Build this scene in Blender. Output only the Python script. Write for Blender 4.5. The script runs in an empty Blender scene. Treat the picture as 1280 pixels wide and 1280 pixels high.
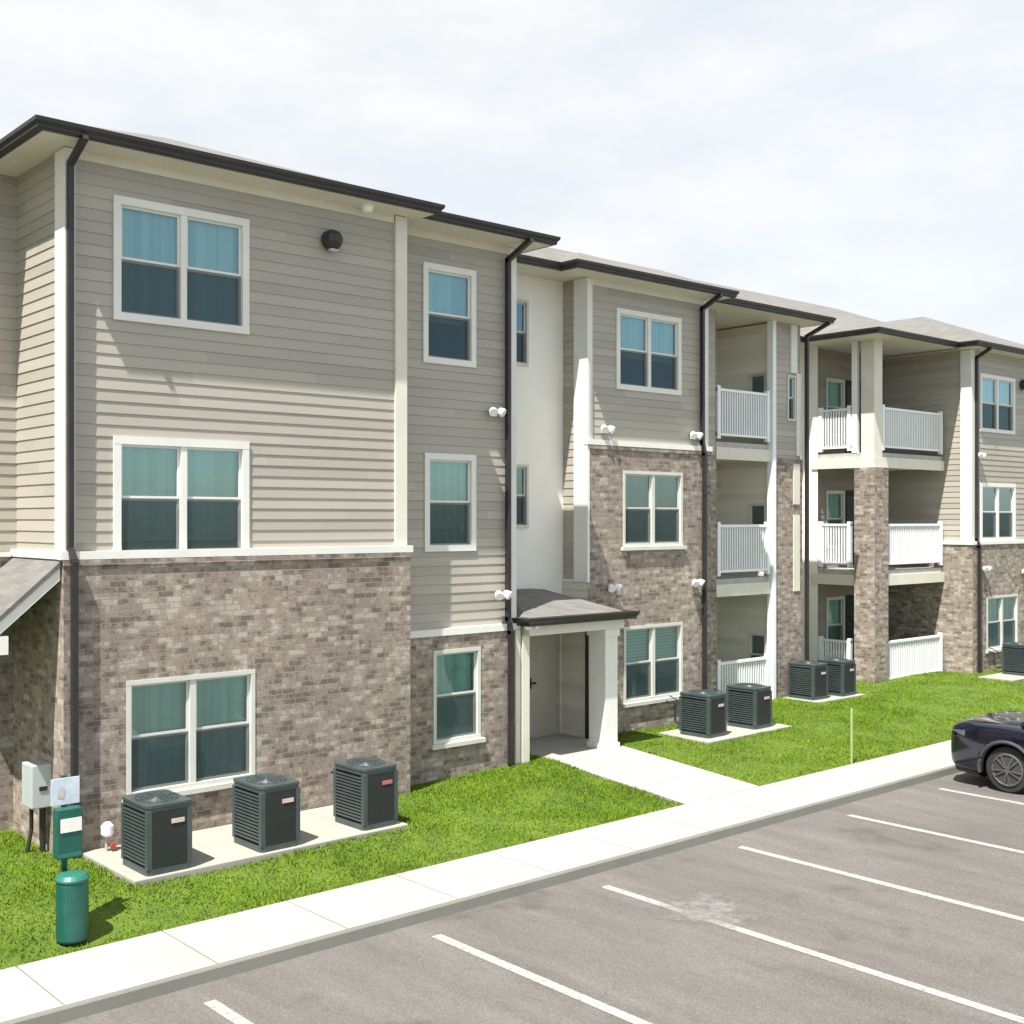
import bpy, bmesh, math, random
from mathutils import Vector, Matrix
import numpy as np
random.seed(7); rng=np.random.default_rng(7)
S=bpy.context.scene; C=S.collection
R=math.radians
BASE=-4.2; ROAD=-4.52; WALK=-4.39

# ------------------------------------------------------------------ materials
def newmat(name):
    m=bpy.data.materials.new(name); m.use_nodes=True
    nt=m.node_tree; b=nt.nodes['Principled BSDF']
    return m,nt,b
def N(nt,t,**k):
    n=nt.nodes.new(t)
    for a,v in k.items(): setattr(n,a,v)
    return n
def sock(nt,node,i,v):
    if isinstance(v,bpy.types.NodeSocket): nt.links.new(v,node.inputs[i])
    else: node.inputs[i].default_value=v
def M(nt,op,a,b=None,c=None):
    n=N(nt,'ShaderNodeMath',operation=op); sock(nt,n,0,a)
    if b is not None: sock(nt,n,1,b)
    if c is not None: sock(nt,n,2,c)
    return n.outputs[0]
def mix(nt,f,a,b,bt='MIX'):
    n=N(nt,'ShaderNodeMix',data_type='RGBA',blend_type=bt)
    sock(nt,n,0,f)
    for i,v in ((6,a),(7,b)):
        if isinstance(v,tuple) and len(v)==3: v=v+(1,)
        sock(nt,n,i,v)
    return n.outputs[2]
def noise(nt,scale,detail=4,rough=.55,vec=None,out=0):
    n=N(nt,'ShaderNodeTexNoise'); n.inputs['Scale'].default_value=scale
    n.inputs['Detail'].default_value=detail; n.inputs['Roughness'].default_value=rough
    if vec is None: vec=N(nt,'ShaderNodeNewGeometry').outputs['Position']
    nt.links.new(vec,n.inputs['Vector']); return n.outputs[out]
def ramp(nt,fac,stops,interp='LINEAR'):
    n=N(nt,'ShaderNodeValToRGB'); cr=n.color_ramp; cr.interpolation=interp
    while len(cr.elements)<len(stops): cr.elements.new(.5)
    for e,(p,c) in zip(cr.elements,stops):
        e.position=p; e.color=(c+(1,)) if len(c)==3 else c
    nt.links.new(fac,n.inputs[0]); return n.outputs[0]
def bump(nt,b,h,strength=.3,dist=.01):
    n=N(nt,'ShaderNodeBump'); n.inputs['Strength'].default_value=strength
    n.inputs['Distance'].default_value=dist
    nt.links.new(h,n.inputs['Height']); nt.links.new(n.outputs[0],b.inputs['Normal'])
def stretch(nt,v):
    g=N(nt,'ShaderNodeNewGeometry'); m=N(nt,'ShaderNodeVectorMath',operation='MULTIPLY')
    nt.links.new(g.outputs['Position'],m.inputs[0]); m.inputs[1].default_value=v
    return m.outputs[0]

def plain(name,col,rough=.5,metal=0,var=.12,sc=3.0,spec=.5):
    m,nt,b=newmat(name)
    f=noise(nt,sc,5)
    lo=tuple(c*(1-var) for c in col); hi=tuple(min(1,c*(1+var)) for c in col)
    nt.links.new(ramp(nt,f,[(.3,lo),(.7,hi)]),b.inputs['Base Color'])
    b.inputs['Roughness'].default_value=rough; b.inputs['Metallic'].default_value=metal
    b.inputs['Specular IOR Level'].default_value=spec
    return m
MAT={}
def siding(name,col):
    m,nt,b=newmat(name)
    z=N(nt,'ShaderNodeSeparateXYZ'); g=N(nt,'ShaderNodeNewGeometry'); nt.links.new(g.outputs['Position'],z.inputs[0])
    row=M(nt,'FLOOR',M(nt,'DIVIDE',M(nt,'ADD',z.outputs[2],4.2),.15))
    cmb=N(nt,'ShaderNodeCombineXYZ'); nt.links.new(row,cmb.inputs[2])
    u=M(nt,'FLOOR',M(nt,'DIVIDE',M(nt,'ADD',M(nt,'ADD',z.outputs[0],z.outputs[1]),M(nt,'MULTIPLY',row,1.7)),3.6))
    nt.links.new(u,cmb.inputs[0])
    w=N(nt,'ShaderNodeTexWhiteNoise'); nt.links.new(cmb.outputs[0],w.inputs['Vector'])
    f=M(nt,'ADD',M(nt,'MULTIPLY',w.outputs[0],.5),M(nt,'MULTIPLY',noise(nt,1,5,.6,stretch(nt,(.6,.6,1.6))),.6))
    lo=tuple(c*.86 for c in col); hi=tuple(c*1.12 for c in col)
    nt.links.new(ramp(nt,f,[(.15,lo),(.85,hi)]),b.inputs['Base Color'])
    b.inputs['Roughness'].default_value=.55
    bump(nt,b,noise(nt,1,6,.7,stretch(nt,(6,6,60))),.25,.003)
    return m
MAT['siding']=siding('taupe_siding',(.375,.343,.288))
MAT['siding_cream']=siding('cream_siding',(.66,.63,.54))
MAT['panel']=plain('cream_panel',(.83,.805,.73),.6,var=.05,sc=1.2)
MAT['trim']=plain('white_trim',(.72,.71,.65),.45,var=.05,sc=2)
MAT['cream']=plain('cream_trim',(.66,.63,.53),.5,var=.06,sc=2)
MAT['vinyl']=plain('white_vinyl',(.80,.82,.82),.35,var=.03)
MAT['bronze']=plain('dark_bronze_metal',(.022,.020,.019),.42,var=.25,sc=4)
MAT['blackmetal']=plain('black_metal',(.02,.02,.02),.4)
MAT['lampwhite']=plain('white_enamel',(.85,.85,.83),.3,var=.02)
MAT['stone']=plain('cast_stone',(.50,.48,.42),.8,var=.12,sc=9)
MAT['greybox']=plain('pale_grey_enamel',(.42,.46,.46),.4,var=.06)
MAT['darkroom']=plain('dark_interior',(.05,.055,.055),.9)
MAT['door']=plain('beige_door_paint',(.42,.39,.32),.5,var=.06)
MAT['red']=plain('red_valve_paint',(.45,.05,.03),.4)
MAT['slabgrey']=plain('balcony_slab',(.40,.39,.36),.8,var=.15,sc=5)

def brick(name):
    m,nt,b=newmat(name)
    g=N(nt,'ShaderNodeNewGeometry'); p=N(nt,'ShaderNodeSeparateXYZ'); nt.links.new(g.outputs['Position'],p.inputs[0])
    n=N(nt,'ShaderNodeSeparateXYZ'); nt.links.new(g.outputs['True Normal'],n.inputs[0])
    side=M(nt,'GREATER_THAN',M(nt,'ABSOLUTE',n.outputs[0]),.7)
    u=M(nt,'ADD',M(nt,'MULTIPLY',p.outputs[0],M(nt,'SUBTRACT',1,side)),M(nt,'MULTIPLY',p.outputs[1],side))
    u=M(nt,'ADD',u,40.0); z=M(nt,'ADD',p.outputs[2],10.0)
    H,W=.0755,.215
    zr=M(nt,'DIVIDE',z,H); row=M(nt,'FLOOR',zr); fz=M(nt,'SUBTRACT',zr,row)
    uu=M(nt,'ADD',M(nt,'DIVIDE',u,W),M(nt,'MULTIPLY',M(nt,'MODULO',row,2.0),.5))
    col=M(nt,'FLOOR',uu); fu=M(nt,'SUBTRACT',uu,col)
    c=N(nt,'ShaderNodeCombineXYZ'); nt.links.new(col,c.inputs[0]); nt.links.new(row,c.inputs[1]); nt.links.new(side,c.inputs[2])
    w=N(nt,'ShaderNodeTexWhiteNoise'); nt.links.new(c.outputs[0],w.inputs['Vector'])
    big=noise(nt,1.1,3,.5)
    rv=M(nt,'ADD',M(nt,'ADD',M(nt,'MULTIPLY',w.outputs[0],.78),.10),M(nt,'ADD',M(nt,'MULTIPLY',M(nt,'SUBTRACT',big,.5),.5),M(nt,'MULTIPLY',M(nt,'SUBTRACT',noise(nt,7.5,3,.6),.5),2.1)))
    cc=ramp(nt,rv,[(0.0,(.100,.078,.062)),(.13,(.165,.125,.100)),(.29,(.275,.215,.175)),(.45,(.215,.175,.145)),(.56,(.325,.255,.215)),(.70,(.305,.270,.225)),(.84,(.44,.40,.335))],'CONSTANT')
    sm=noise(nt,38,5,.6)
    cc=mix(nt,.22,cc,ramp(nt,sm,[(.3,(.16,.13,.11)),(.7,(.48,.42,.36))]),'MIX')
    mo=M(nt,'MAXIMUM',M(nt,'LESS_THAN',fz,.14),M(nt,'LESS_THAN',fu,.05))
    fin=mix(nt,mo,cc,(.285,.26,.225))
    st=ramp(nt,noise(nt,.8,5,.6,stretch(nt,(1,1,.35))),[(.35,(.86,.85,.84)),(.65,(1.08,1.06,1.03))])
    fin=mix(nt,1.0,fin,st,'MULTIPLY')
    nt.links.new(fin,b.inputs['Base Color']); b.inputs['Roughness'].default_value=.9
    h=M(nt,'ADD',M(nt,'SUBTRACT',1,mo),M(nt,'MULTIPLY',noise(nt,60,4),.35))
    bump(nt,b,h,.6,.008)
    return m
MAT['brick']=brick('mottled_brick')

m,nt,b=newmat('grey_shingles')
g=N(nt,'ShaderNodeNewGeometry'); p=N(nt,'ShaderNodeSeparateXYZ'); nt.links.new(g.outputs['Position'],p.inputs[0])
row=M(nt,'FLOOR',M(nt,'MULTIPLY',p.outputs[2],16.0)); colm=M(nt,'FLOOR',M(nt,'MULTIPLY',M(nt,'ADD',p.outputs[0],p.outputs[1]),4.0))
c=N(nt,'ShaderNodeCombineXYZ'); nt.links.new(row,c.inputs[1]); nt.links.new(colm,c.inputs[0])
w=N(nt,'ShaderNodeTexWhiteNoise'); nt.links.new(c.outputs[0],w.inputs['Vector'])
cc=ramp(nt,w.outputs[0],[(0,(.115,.11,.10)),(.5,(.148,.141,.130)),(1,(.185,.177,.162))])
cc=mix(nt,.4,cc,ramp(nt,noise(nt,50,4),[(.3,(.08,.077,.072)),(.7,(.22,.208,.19))]))
nt.links.new(cc,b.inputs['Base Color']); b.inputs['Roughness'].default_value=.95
bump(nt,b,M(nt,'FRACT',M(nt,'MULTIPLY',p.outputs[2],16.0)),.4,.01)
MAT['shingle']=m

# glass: real thin tinted pane
m,nt,b=newmat('window_glass')
nt.nodes.remove(b); out=nt.nodes['Material Output']
tr=N(nt,'ShaderNodeBsdfTransparent'); tr.inputs[0].default_value=(.64,.89,.77,1)
gl=N(nt,'ShaderNodeBsdfGlossy'); gl.inputs['Color'].default_value=(.72,.92,1,1); gl.inputs['Roughness'].default_value=.03
bumpn=N(nt,'ShaderNodeBump'); bumpn.inputs['Strength'].default_value=.12; bumpn.inputs['Distance'].default_value=.02
nt.links.new(noise(nt,2.2,2),bumpn.inputs['Height']); nt.links.new(bumpn.outputs[0],gl.inputs['Normal'])
fr=N(nt,'ShaderNodeFresnel'); fr.inputs[0].default_value=1.7
f=M(nt,'MINIMUM',M(nt,'ADD',M(nt,'MULTIPLY',fr.outputs[0],1.6),.08),1.0)
ms=N(nt,'ShaderNodeMixShader'); nt.links.new(f,ms.inputs[0]); nt.links.new(tr.outputs[0],ms.inputs[1]); nt.links.new(gl.outputs[0],ms.inputs[2])
nt.links.new(ms.outputs[0],out.inputs[0]); MAT['glass']=m
# insect screen
m,nt,b=newmat('insect_screen'); nt.nodes.remove(b); out=nt.nodes['Material Output']
tr=N(nt,'ShaderNodeBsdfTransparent'); df=N(nt,'ShaderNodeBsdfDiffuse'); df.inputs[0].default_value=(.05,.07,.075,1)
ms=N(nt,'ShaderNodeMixShader'); ms.inputs[0].default_value=.56
nt.links.new(tr.outputs[0],ms.inputs[1]); nt.links.new(df.outputs[0],ms.inputs[2]); nt.links.new(ms.outputs[0],out.inputs[0]); MAT['screen']=m
# blinds (vertical folds)
m,nt,b=newmat('window_blind')
f=noise(nt,1,2,.5,stretch(nt,(9,9,.15)))
nt.links.new(ramp(nt,f,[(.35,(.55,.58,.56)),(.5,(.67,.70,.68)),(.68,(.80,.83,.81))]),b.inputs['Base Color'])
b.inputs['Roughness'].default_value=.8; MAT['blind']=m
m,nt,b=newmat('slatted_blind')
g=N(nt,'ShaderNodeNewGeometry'); p=N(nt,'ShaderNodeSeparateXYZ'); nt.links.new(g.outputs['Position'],p.inputs[0])
nt.links.new(ramp(nt,M(nt,'FRACT',M(nt,'MULTIPLY',p.outputs[2],16)),[(0,(.30,.32,.31)),(.25,(.72,.74,.72)),(1,(.60,.63,.61))]),b.inputs['Base Color']); MAT['slats']=m
m,nt,b=newmat('dark_green_drape'); nt.links.new(ramp(nt,noise(nt,1,2,.5,stretch(nt,(7,7,.15))),[(.35,(.05,.09,.06)),(.65,(.14,.20,.15))]),b.inputs['Base Color']); MAT['drape']=m
MAT['bricktrim']=plain('weathered_cream_frame',(.56,.565,.50),.5,var=.06)

m,nt,b=newmat('worn_asphalt')
a=noise(nt,70,4,.8); c2=noise(nt,.35,5,.65,stretch(nt,(1,.7,1))); c3=noise(nt,1,6,.6,stretch(nt,(3.0,.5,1)))
cc=ramp(nt,c2,[(.3,(.094,.084,.073)),(.5,(.118,.108,.098)),(.7,(.140,.133,.124))])
cc=mix(nt,.55,cc,ramp(nt,a,[(.34,(.045,.041,.037)),(.52,(.118,.108,.098)),(.68,(.30,.275,.25))]))
cc=mix(nt,.5,cc,mix(nt,1.0,cc,ramp(nt,c3,[(.3,(.66,.65,.64)),(.7,(1.28,1.27,1.26))]),'MULTIPLY'))
# oil drips in the bays
spots=ramp(nt,noise(nt,.9,3,.5,stretch(nt,(1,1,1))),[(.60,(1,1,1)),(.72,(.72,.70,.69))])
cc=mix(nt,1.0,cc,spots,'MULTIPLY')
vo=N(nt,'ShaderNodeTexVoronoi',feature='DISTANCE_TO_EDGE'); vo.inputs['Scale'].default_value=.22
wob=N(nt,'ShaderNodeVectorMath',operation='ADD'); g=N(nt,'ShaderNodeNewGeometry'); nt.links.new(g.outputs['Position'],wob.inputs[0]); nt.links.new(noise(nt,1.5,5,.6,None,1),wob.inputs[1]); nt.links.new(wob.outputs[0],vo.inputs['Vector'])
crk=M(nt,'LESS_THAN',vo.outputs['Distance'],.0018)
cc=mix(nt,M(nt,'MULTIPLY',crk,.30),cc,(.07,.063,.057))
nt.links.new(cc,b.inputs['Base Color']); b.inputs['Roughness'].default_value=.92
bump(nt,b,a,.5,.006); MAT['asphalt']=m

def concrete(name,col,sc=1.0):
    m,nt,b=newmat(name)
    a=noise(nt,.7*sc,6,.6); a2=noise(nt,90,3,.7)
    cc=ramp(nt,a,[(.3,tuple(c*.87 for c in col)),(.7,tuple(c*1.08 for c in col))])
    cc=mix(nt,.25,cc,ramp(nt,a2,[(.3,tuple(c*.7 for c in col)),(.7,tuple(c*1.2 for c in col))]))
    nt.links.new(cc,b.inputs['Base Color']); b.inputs['Roughness'].default_value=.9
    bump(nt,b,a2,.25,.004); return m
MAT['concrete']=concrete('broom_finished_concrete',(.335,.325,.300))
MAT['kerb']=concrete('weathered_kerb_concrete',(.17,.165,.14),3)
MAT['pad']=concrete('pale_concrete',(.33,.315,.27),3)
m,nt,b=newmat('worn_road_paint')
a=noise(nt,22,6,.75); cc=ramp(nt,a,[(.34,(.15,.14,.13)),(.47,(.30,.29,.27)),(.7,(.36,.35,.33))])
nt.links.new(cc,b.inputs['Base Color']); b.inputs['Roughness'].default_value=.8; MAT['paint']=m
m,nt,b=newmat('spilled_white_paint')
a=noise(nt,7,6,.75); cc=ramp(nt,a,[(.36,(.13,.122,.114)),(.52,(.20,.19,.178)),(.7,(.28,.275,.26))])
nt.links.new(cc,b.inputs['Base Color']); b.inputs['Roughness'].default_value=.9; MAT['spill']=m

def greens(nt,k=1.0):
    a=noise(nt,1.3,4,.6); c=noise(nt,3.4,3,.6)
    cc=ramp(nt,a,[(.28,(.052*k,.100*k,.008*k)),(.5,(.086*k,.146*k,.011*k)),(.72,(.130*k,.188*k,.018*k))])
    c2=ramp(nt,c,[(.3,(.070*k,.090*k,.008*k)),(.5,(.078*k,.148*k,.006*k)),(.8,(.15*k,.195*k,.018*k))])
    return mix(nt,.5,cc,c2)
m,nt,b=newmat('lawn_soil_and_thatch'); cc=mix(nt,.12,greens(nt,1.0),(.09,.07,.03)); nt.links.new(cc,b.inputs['Base Color']); b.inputs['Roughness'].default_value=1
bump(nt,b,noise(nt,30,5,.7),.8,.03); MAT['lawn']=m
m,nt,b=newmat('grass_blades')
oi=N(nt,'ShaderNodeAttribute',attribute_name='rnd')
cc=greens(nt,1.38); cc=mix(nt,1.0,cc,ramp(nt,oi.outputs['Fac'],[(0,(.8,.82,.8)),(.5,(1,1,1)),(.93,(1.15,1.1,1.0)),(1,(1.7,1.3,1.3))]),'MULTIPLY')
nt.links.new(cc,b.inputs['Base Color']); b.inputs['Roughness'].default_value=.85; b.inputs['Specular IOR Level'].default_value=.04
b.inputs['Subsurface Weight'].default_value=0
MAT['blade']=m
MAT['field']=plain('distant_field',(.10,.12,.05),1,var=.3,sc=.05)

# ------------------------------------------------------------------ mesh helpers
class MB:
    def __init__(s): s.v=[]; s.f=[]
    def quad(s,a,b,c,d):
        i=len(s.v); s.v+= [tuple(a),tuple(b),tuple(c),tuple(d)]; s.f.append((i,i+1,i+2,i+3))
    def tri(s,a,b,c):
        i=len(s.v); s.v+= [tuple(a),tuple(b),tuple(c)]; s.f.append((i,i+1,i+2))
    def poly(s,pts):
        i=len(s.v); s.v+= [tuple(p) for p in pts]; s.f.append(tuple(range(i,i+len(pts))))
    def box(s,x0,x1,y0,y1,z0,z1):
        i=len(s.v)
        s.v+=[(x0,y0,z0),(x1,y0,z0),(x1,y1,z0),(x0,y1,z0),(x0,y0,z1),(x1,y0,z1),(x1,y1,z1),(x0,y1,z1)]
        s.f+=[tuple(i+k for k in q) for q in ((3,2,1,0),(4,5,6,7),(0,1,5,4),(1,2,6,5),(2,3,7,6),(3,0,4,7))]
    def prism(s,prof,axis,a,b):
        # prof list of 2-D points; axis 0: extruded along X (prof=(y,z)); 1: along Y (prof=(x,z)); 2: along Z (prof=(x,y))
        def P(q,t): return {0:(t,q[0],q[1]),1:(q[0],t,q[1]),2:(q[0],q[1],t)}[axis]
        i=len(s.v); n=len(prof)
        s.v+=[P(q,a) for q in prof]+[P(q,b) for q in prof]
        s.f.append(tuple(i+k for k in range(n))); s.f.append(tuple(i+n+k for k in reversed(range(n))))
        for k in range(n):
            k2=(k+1)%n; s.f.append((i+k2,i+k,i+n+k,i+n+k2))
    def bar(s,p0,p1,w,d=None,up=Vector((0,0,1))):
        p0=Vector(p0);p1=Vector(p1); t=(p1-p0).normalized(); d=d or w
        if abs(t.dot(up))>.95: up=Vector((0,1,0))
        a=t.cross(up).normalized()*w/2; b=a.cross(t).normalized()*d/2
        i=len(s.v)
        for q in (p0,p1):
            for sa,sb in ((-1,-1),(1,-1),(1,1),(-1,1)): s.v.append(tuple(q+a*sa+b*sb))
        s.f+=[tuple(i+k for k in q) for q in ((3,2,1,0),(4,5,6,7),(0,1,5,4),(1,2,6,5),(2,3,7,6),(3,0,4,7))]
    def tube(s,pts,r,n=12,cap=True):
        pts=[Vector(p) for p in pts]; rs=r if isinstance(r,(list,tuple)) else [r]*len(pts)
        i=len(s.v); up=Vector((0,0,1))
        for k,p in enumerate(pts):
            t=(pts[min(k+1,len(pts)-1)]-pts[max(k-1,0)]).normalized()
            u=up if abs(t.dot(up))<.95 else Vector((1,0,0))
            a=t.cross(u).normalized(); b=a.cross(t)
            for j in range(n):
                th=2*math.pi*j/n; s.v.append(tuple(p+(a*math.cos(th)+b*math.sin(th))*rs[k]))
        for k in range(len(pts)-1):
            for j in range(n):
                j2=(j+1)%n; s.f.append((i+k*n+j,i+k*n+j2,i+(k+1)*n+j2,i+(k+1)*n+j))
        if cap:
            s.f.append(tuple(i+j for j in reversed(range(n)))); s.f.append(tuple(i+(len(pts)-1)*n+j for j in range(n)))
    def build(s,name,mat,parent=None,bevel=0,smooth=False,weld=False):
        me=bpy.data.meshes.new(name); me.from_pydata(s.v,[],s.f)
        off=Vector((0,0,0))
        o=bpy.data.objects.new(name,me); C.objects.link(o)
        mats=mat if isinstance(mat,list) else [mat]
        for q in mats: me.materials.append(q)
        if parent:
            o.parent=parent
            wl=Vector((0,0,0)); q=parent
            while q: wl+=Vector(q.location); q=q.parent
            me.transform(Matrix.Translation(-wl))
        bm=bmesh.new(); bm.from_mesh(me)
        if weld: bmesh.ops.remove_doubles(bm,verts=bm.verts,dist=1e-5)
        if bevel or weld: bmesh.ops.recalc_face_normals(bm,faces=bm.faces)
        if bevel: 
            bmesh.ops.bevel(bm,geom=[e for e in bm.edges if len(e.link_faces)==2 and e.calc_face_angle(0)>.5],offset=bevel,segments=2,profile=.6,affect='EDGES')
        bm.to_mesh(me); bm.free()
        if smooth:
            for p in me.polygons: p.use_smooth=True
        return o
def thing(name,label,cat,loc,group=None,rz=0):
    o=bpy.data.objects.new(name,None); C.objects.link(o); o.location=loc; o.rotation_euler=(0,0,rz)
    o.empty_display_size=.3; o['label']=label; o['category']=cat
    if group: o['group']=group
    return o
def tag(o,label,cat,group=None):
    o['label']=label; o['category']=cat
    if group: o['group']=group
    return o
def struct(o,kind='structure',label=None,cat=None):
    o['kind']=kind
    if label: o['label']=label
    if cat: o['category']=cat
    return o
def copy_tree(o,parent=None):
    c=o.copy(); C.objects.link(c)
    if parent: c.parent=parent
    for ch in [x for x in o.children]: copy_tree(ch,c)
    return c

# planes: 'F' front (u=X, faces -Y), 'L' left (u=Y, faces -X), 'R' right (u=Y, faces +X)
def PF(fr,const):
    if fr=='F': return lambda u,z,d: (u,const-d,z)
    if fr=='L': return lambda u,z,d: (const-d,u,z)
    if fr=='R': return lambda u,z,d: (const+d,u,z)
    if fr=='K': return lambda u,z,d: (u,const+d,z)
def fq(mb,fr,P,u0,u1,z0,z1,d0,d1=None):
    d1=d0 if d1 is None else d1
    a,b,c,d=P(u0,z0,d0),P(u1,z0,d0),P(u1,z1,d1),P(u0,z1,d1)
    if fr in ('F','R'): mb.quad(a,b,c,d)
    else: mb.quad(d,c,b,a)
def fbox(mb,P,u0,u1,z0,z1,d0,d1):
    a=P(u0,z0,d0); b=P(u1,z1,d1)
    mb.box(min(a[0],b[0]),max(a[0],b[0]),min(a[1],b[1]),max(a[1],b[1]),min(a[2],b[2]),max(a[2],b[2]))
def wall(name,fr,const,u0,u1,z0,z1,ops,kind,parent,mat=None,label=None,reveal=.13):
    P=PF(fr,const); mb=MB(); EXP=.15
    us=sorted({u0,u1,*[o[0] for o in ops if u0<o[0]<u1],*[o[1] for o in ops if u0<o[1]<u1]})
    zs={z0,z1,*[o[2] for o in ops if z0<o[2]<z1],*[o[3] for o in ops if z0<o[3]<z1]}
    if kind=='siding':
        k=math.ceil((z0+4.2)/EXP-1e-6)
        while -4.2+k*EXP<z1: zs.add(round(-4.2+k*EXP,5)); k+=1
    zs=sorted(zs); zs=[z for i,z in enumerate(zs) if i==0 or z-zs[i-1]>1e-4]
    def dd(z,low):
        if kind!='siding': return 0
        f=((z+4.2)/EXP); fr_=f-math.floor(f+1e-4) 
        if not low and fr_<1e-3: fr_=1
        return .012*(1-max(0,fr_))
    for a,b in zip(us,us[1:]):
        for c,d in zip(zs,zs[1:]):
            um,zm=(a+b)/2,(c+d)/2
            if any(o[0]<um<o[1] and o[2]<zm<o[3] for o in ops): continue
            db,dt=dd(c,True),dd(d,False)
            fq(mb,fr,P,a,b,c,d,db,dt)
            if kind=='siding' and db>.0115:
                q=[P(a,c,0),P(b,c,0),P(b,c,db),P(a,c,db)]
                mb.quad(*(q if fr in('F','R') else q[::-1]))
    for o in ops:
        fbox_=[]
        a,b,c,d=max(o[0],u0),min(o[1],u1),max(o[2],z0),min(o[3],z1)
        if a>=b or c>=d: continue
        r=-reveal
        mb.quad(P(a,c,r),P(a,d,r),P(a,d,.0),P(a,c,.0)); mb.quad(P(b,c,r),P(b,c,0),P(b,d,0),P(b,d,r))
        if o[3]<=z1: mb.quad(P(a,d,0),P(a,d,r),P(b,d,r),P(b,d,0))
        if o[2]>=z0: mb.quad(P(a,c,0),P(b,c,0),P(b,c,r),P(a,c,r))
    ob=mb.build(name,mat or MAT['brick' if kind=='brick' else kind],parent)
    if label: ob['label']=label
    return ob
def window(fr,const,u0,u1,z0,z1,units,parent,t=.10,inset=0,sill=False,label=None,blind=True):
    """outer rect incl. trim"""
    P=PF(fr,const-inset if fr in('R','K') else const+inset)
    f=MB(); D=.035
    fbox(f,P,u0,u1,z1-t,z1,-.03,D); fbox(f,P,u0,u1,z0,z0+t,-.03,D)
    fbox(f,P,u0,u0+t,z0+t,z1-t,-.03,D-.002); fbox(f,P,u1-t,u1,z0+t,z1-t,-.03,D-.002)
    iu0,iu1,iz0,iz1=u0+t,u1-t,z0+t,z1-t
    g=MB(); s=MB(); mu=.085; w=(iu1-iu0-mu*(units-1))/units; zm=(iz0+iz1)/2; e=.032
    for k in range(units):
        a=iu0+k*(w+mu); b=a+w
        if k: fbox(f,P,a-mu,a,iz0,iz1,-.03,.022)
        for (c,d,dep) in ((zm,iz1,-.02),(iz0,zm,-.035)):
            fbox(f,P,a,a+e,c,d,dep-.03,dep); fbox(f,P,b-e,b,c,d,dep-.03,dep)
            fbox(f,P,a+e,b-e,d-e,d,dep-.03,dep-.001); fbox(f,P,a+e,b-e,c,c+e,dep-.03,dep-.001)
            fq(g,fr,P,a+e,b-e,c+e,d-e,dep-.015)
        fq(s,fr,P,a+.012,b-.012,iz0+.012,zm-.004,-.012)
    if sill: fbox(f,P,u0-.06,u1+.06,z0-.07,z0-.002,-.05,.09)
    o=f.build('window',MAT['trim'] if t>.07 else MAT['bricktrim'],parent)
    if label: o['label']=label
    g.build('pane',MAT['glass'],o); s.build('insect_screen',MAT['screen'],o)
    bl=MB()
    if blind:
        zb=iz0-.02
        if isinstance(blind,float): zb=iz0+(iz1-iz0)*blind
        fq(bl,fr,P,iu0-.02,iu1+.02,zb,iz1+.02,-.11)
        bl.build('blind',MAT[blind if isinstance(blind,str) else 'blind'],o)
        if isinstance(blind,float):
            bl=MB(); fq(bl,fr,P,iu0-.02,iu1+.02,iz0-.02,iz1+.02,-.125); bl.build('dark_room_sheet',MAT['darkroom'],o)
    else:
        fq(bl,fr,P,iu0-.02,iu1+.02,iz0-.02,iz1+.02,-.125); bl.build('dark_room_sheet',MAT['darkroom'],o)  # dark sheet behind the glass stands in for the unlit room
    return o
def boards(name,fr,const,rects,parent,mat='trim',d=.03,bevel=0):
    P=PF(fr,const); mb=MB()
    for r in rects: fbox(mb,P,*r[:4],-.01,r[4] if len(r)>4 else d)
    return mb.build(name,MAT[mat],parent)
def gutter(pts,parent,z=4.61):
    """K-style gutter along XY polyline (eave line), hanging outside it"""
    for (a,b) in zip(pts,pts[1:]):
        mb=MB(); a=Vector((*a,0)); b=Vector((*b,0)); t=(b-a).normalized(); n=Vector((t.y,-t.x,0))  # outward = right of travel
        prof=[(0,0),(.075,0),(.085,.02),(.085,.045),(.12,.085),(.125,.13),(.11,.13),(.105,.10),(0.0,.14)]
        i=0; a2=a-t*.0; b2=b+t*0
        A=[a2+n*q[0]-t*q[0]+Vector((0,0,z+q[1])) for q in prof]; B=[b2+n*q[0]+t*q[0]+Vector((0,0,z+q[1])) for q in prof]
        k=len(mb.v); m=len(prof); mb.v+=[tuple(p) for p in A+B]
        mb.f.append(tuple(k+j for j in range(m))); mb.f.append(tuple(k+m+j for j in reversed(range(m))))
        for j in range(m): j2=(j+1)%m; mb.f.append((k+j2,k+j,k+m+j,k+m+j2))
        o=mb.build('gutter',MAT['bronze'],parent,weld=True)
def downspout(pts,parent,w=.085):
    mb=MB()
    for a,b in zip(pts,pts[1:]):
        a=Vector(a);b=Vector(b); t=(b-a).normalized()*.03
        mb.bar(a-t,b+t,w,w*.8,up=Vector((1,0,0)) if abs((b-a).normalized().z)>.3 else Vector((0,0,1)))
    # straps
    x,y,z0=pts[-1]; 
    o=mb.build('downspout',MAT['bronze'],parent)
    return o

# ------------------------------------------------------------------ BUILDING
BLD=thing('apartment_building','three storey apartment building in taupe siding over mottled brick with dark gutters','building',(5.59,14.62,BASE))
ZT=4.60; MAIN_Y=18.9
W3=(2.54,4.12); W2=(-.52,1.06); W1=(-3.58,-2.08)
def op(u0,u1,z,i=.03): return (u0+i,u1-i,z[0]+i,z[1]-i)
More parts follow.
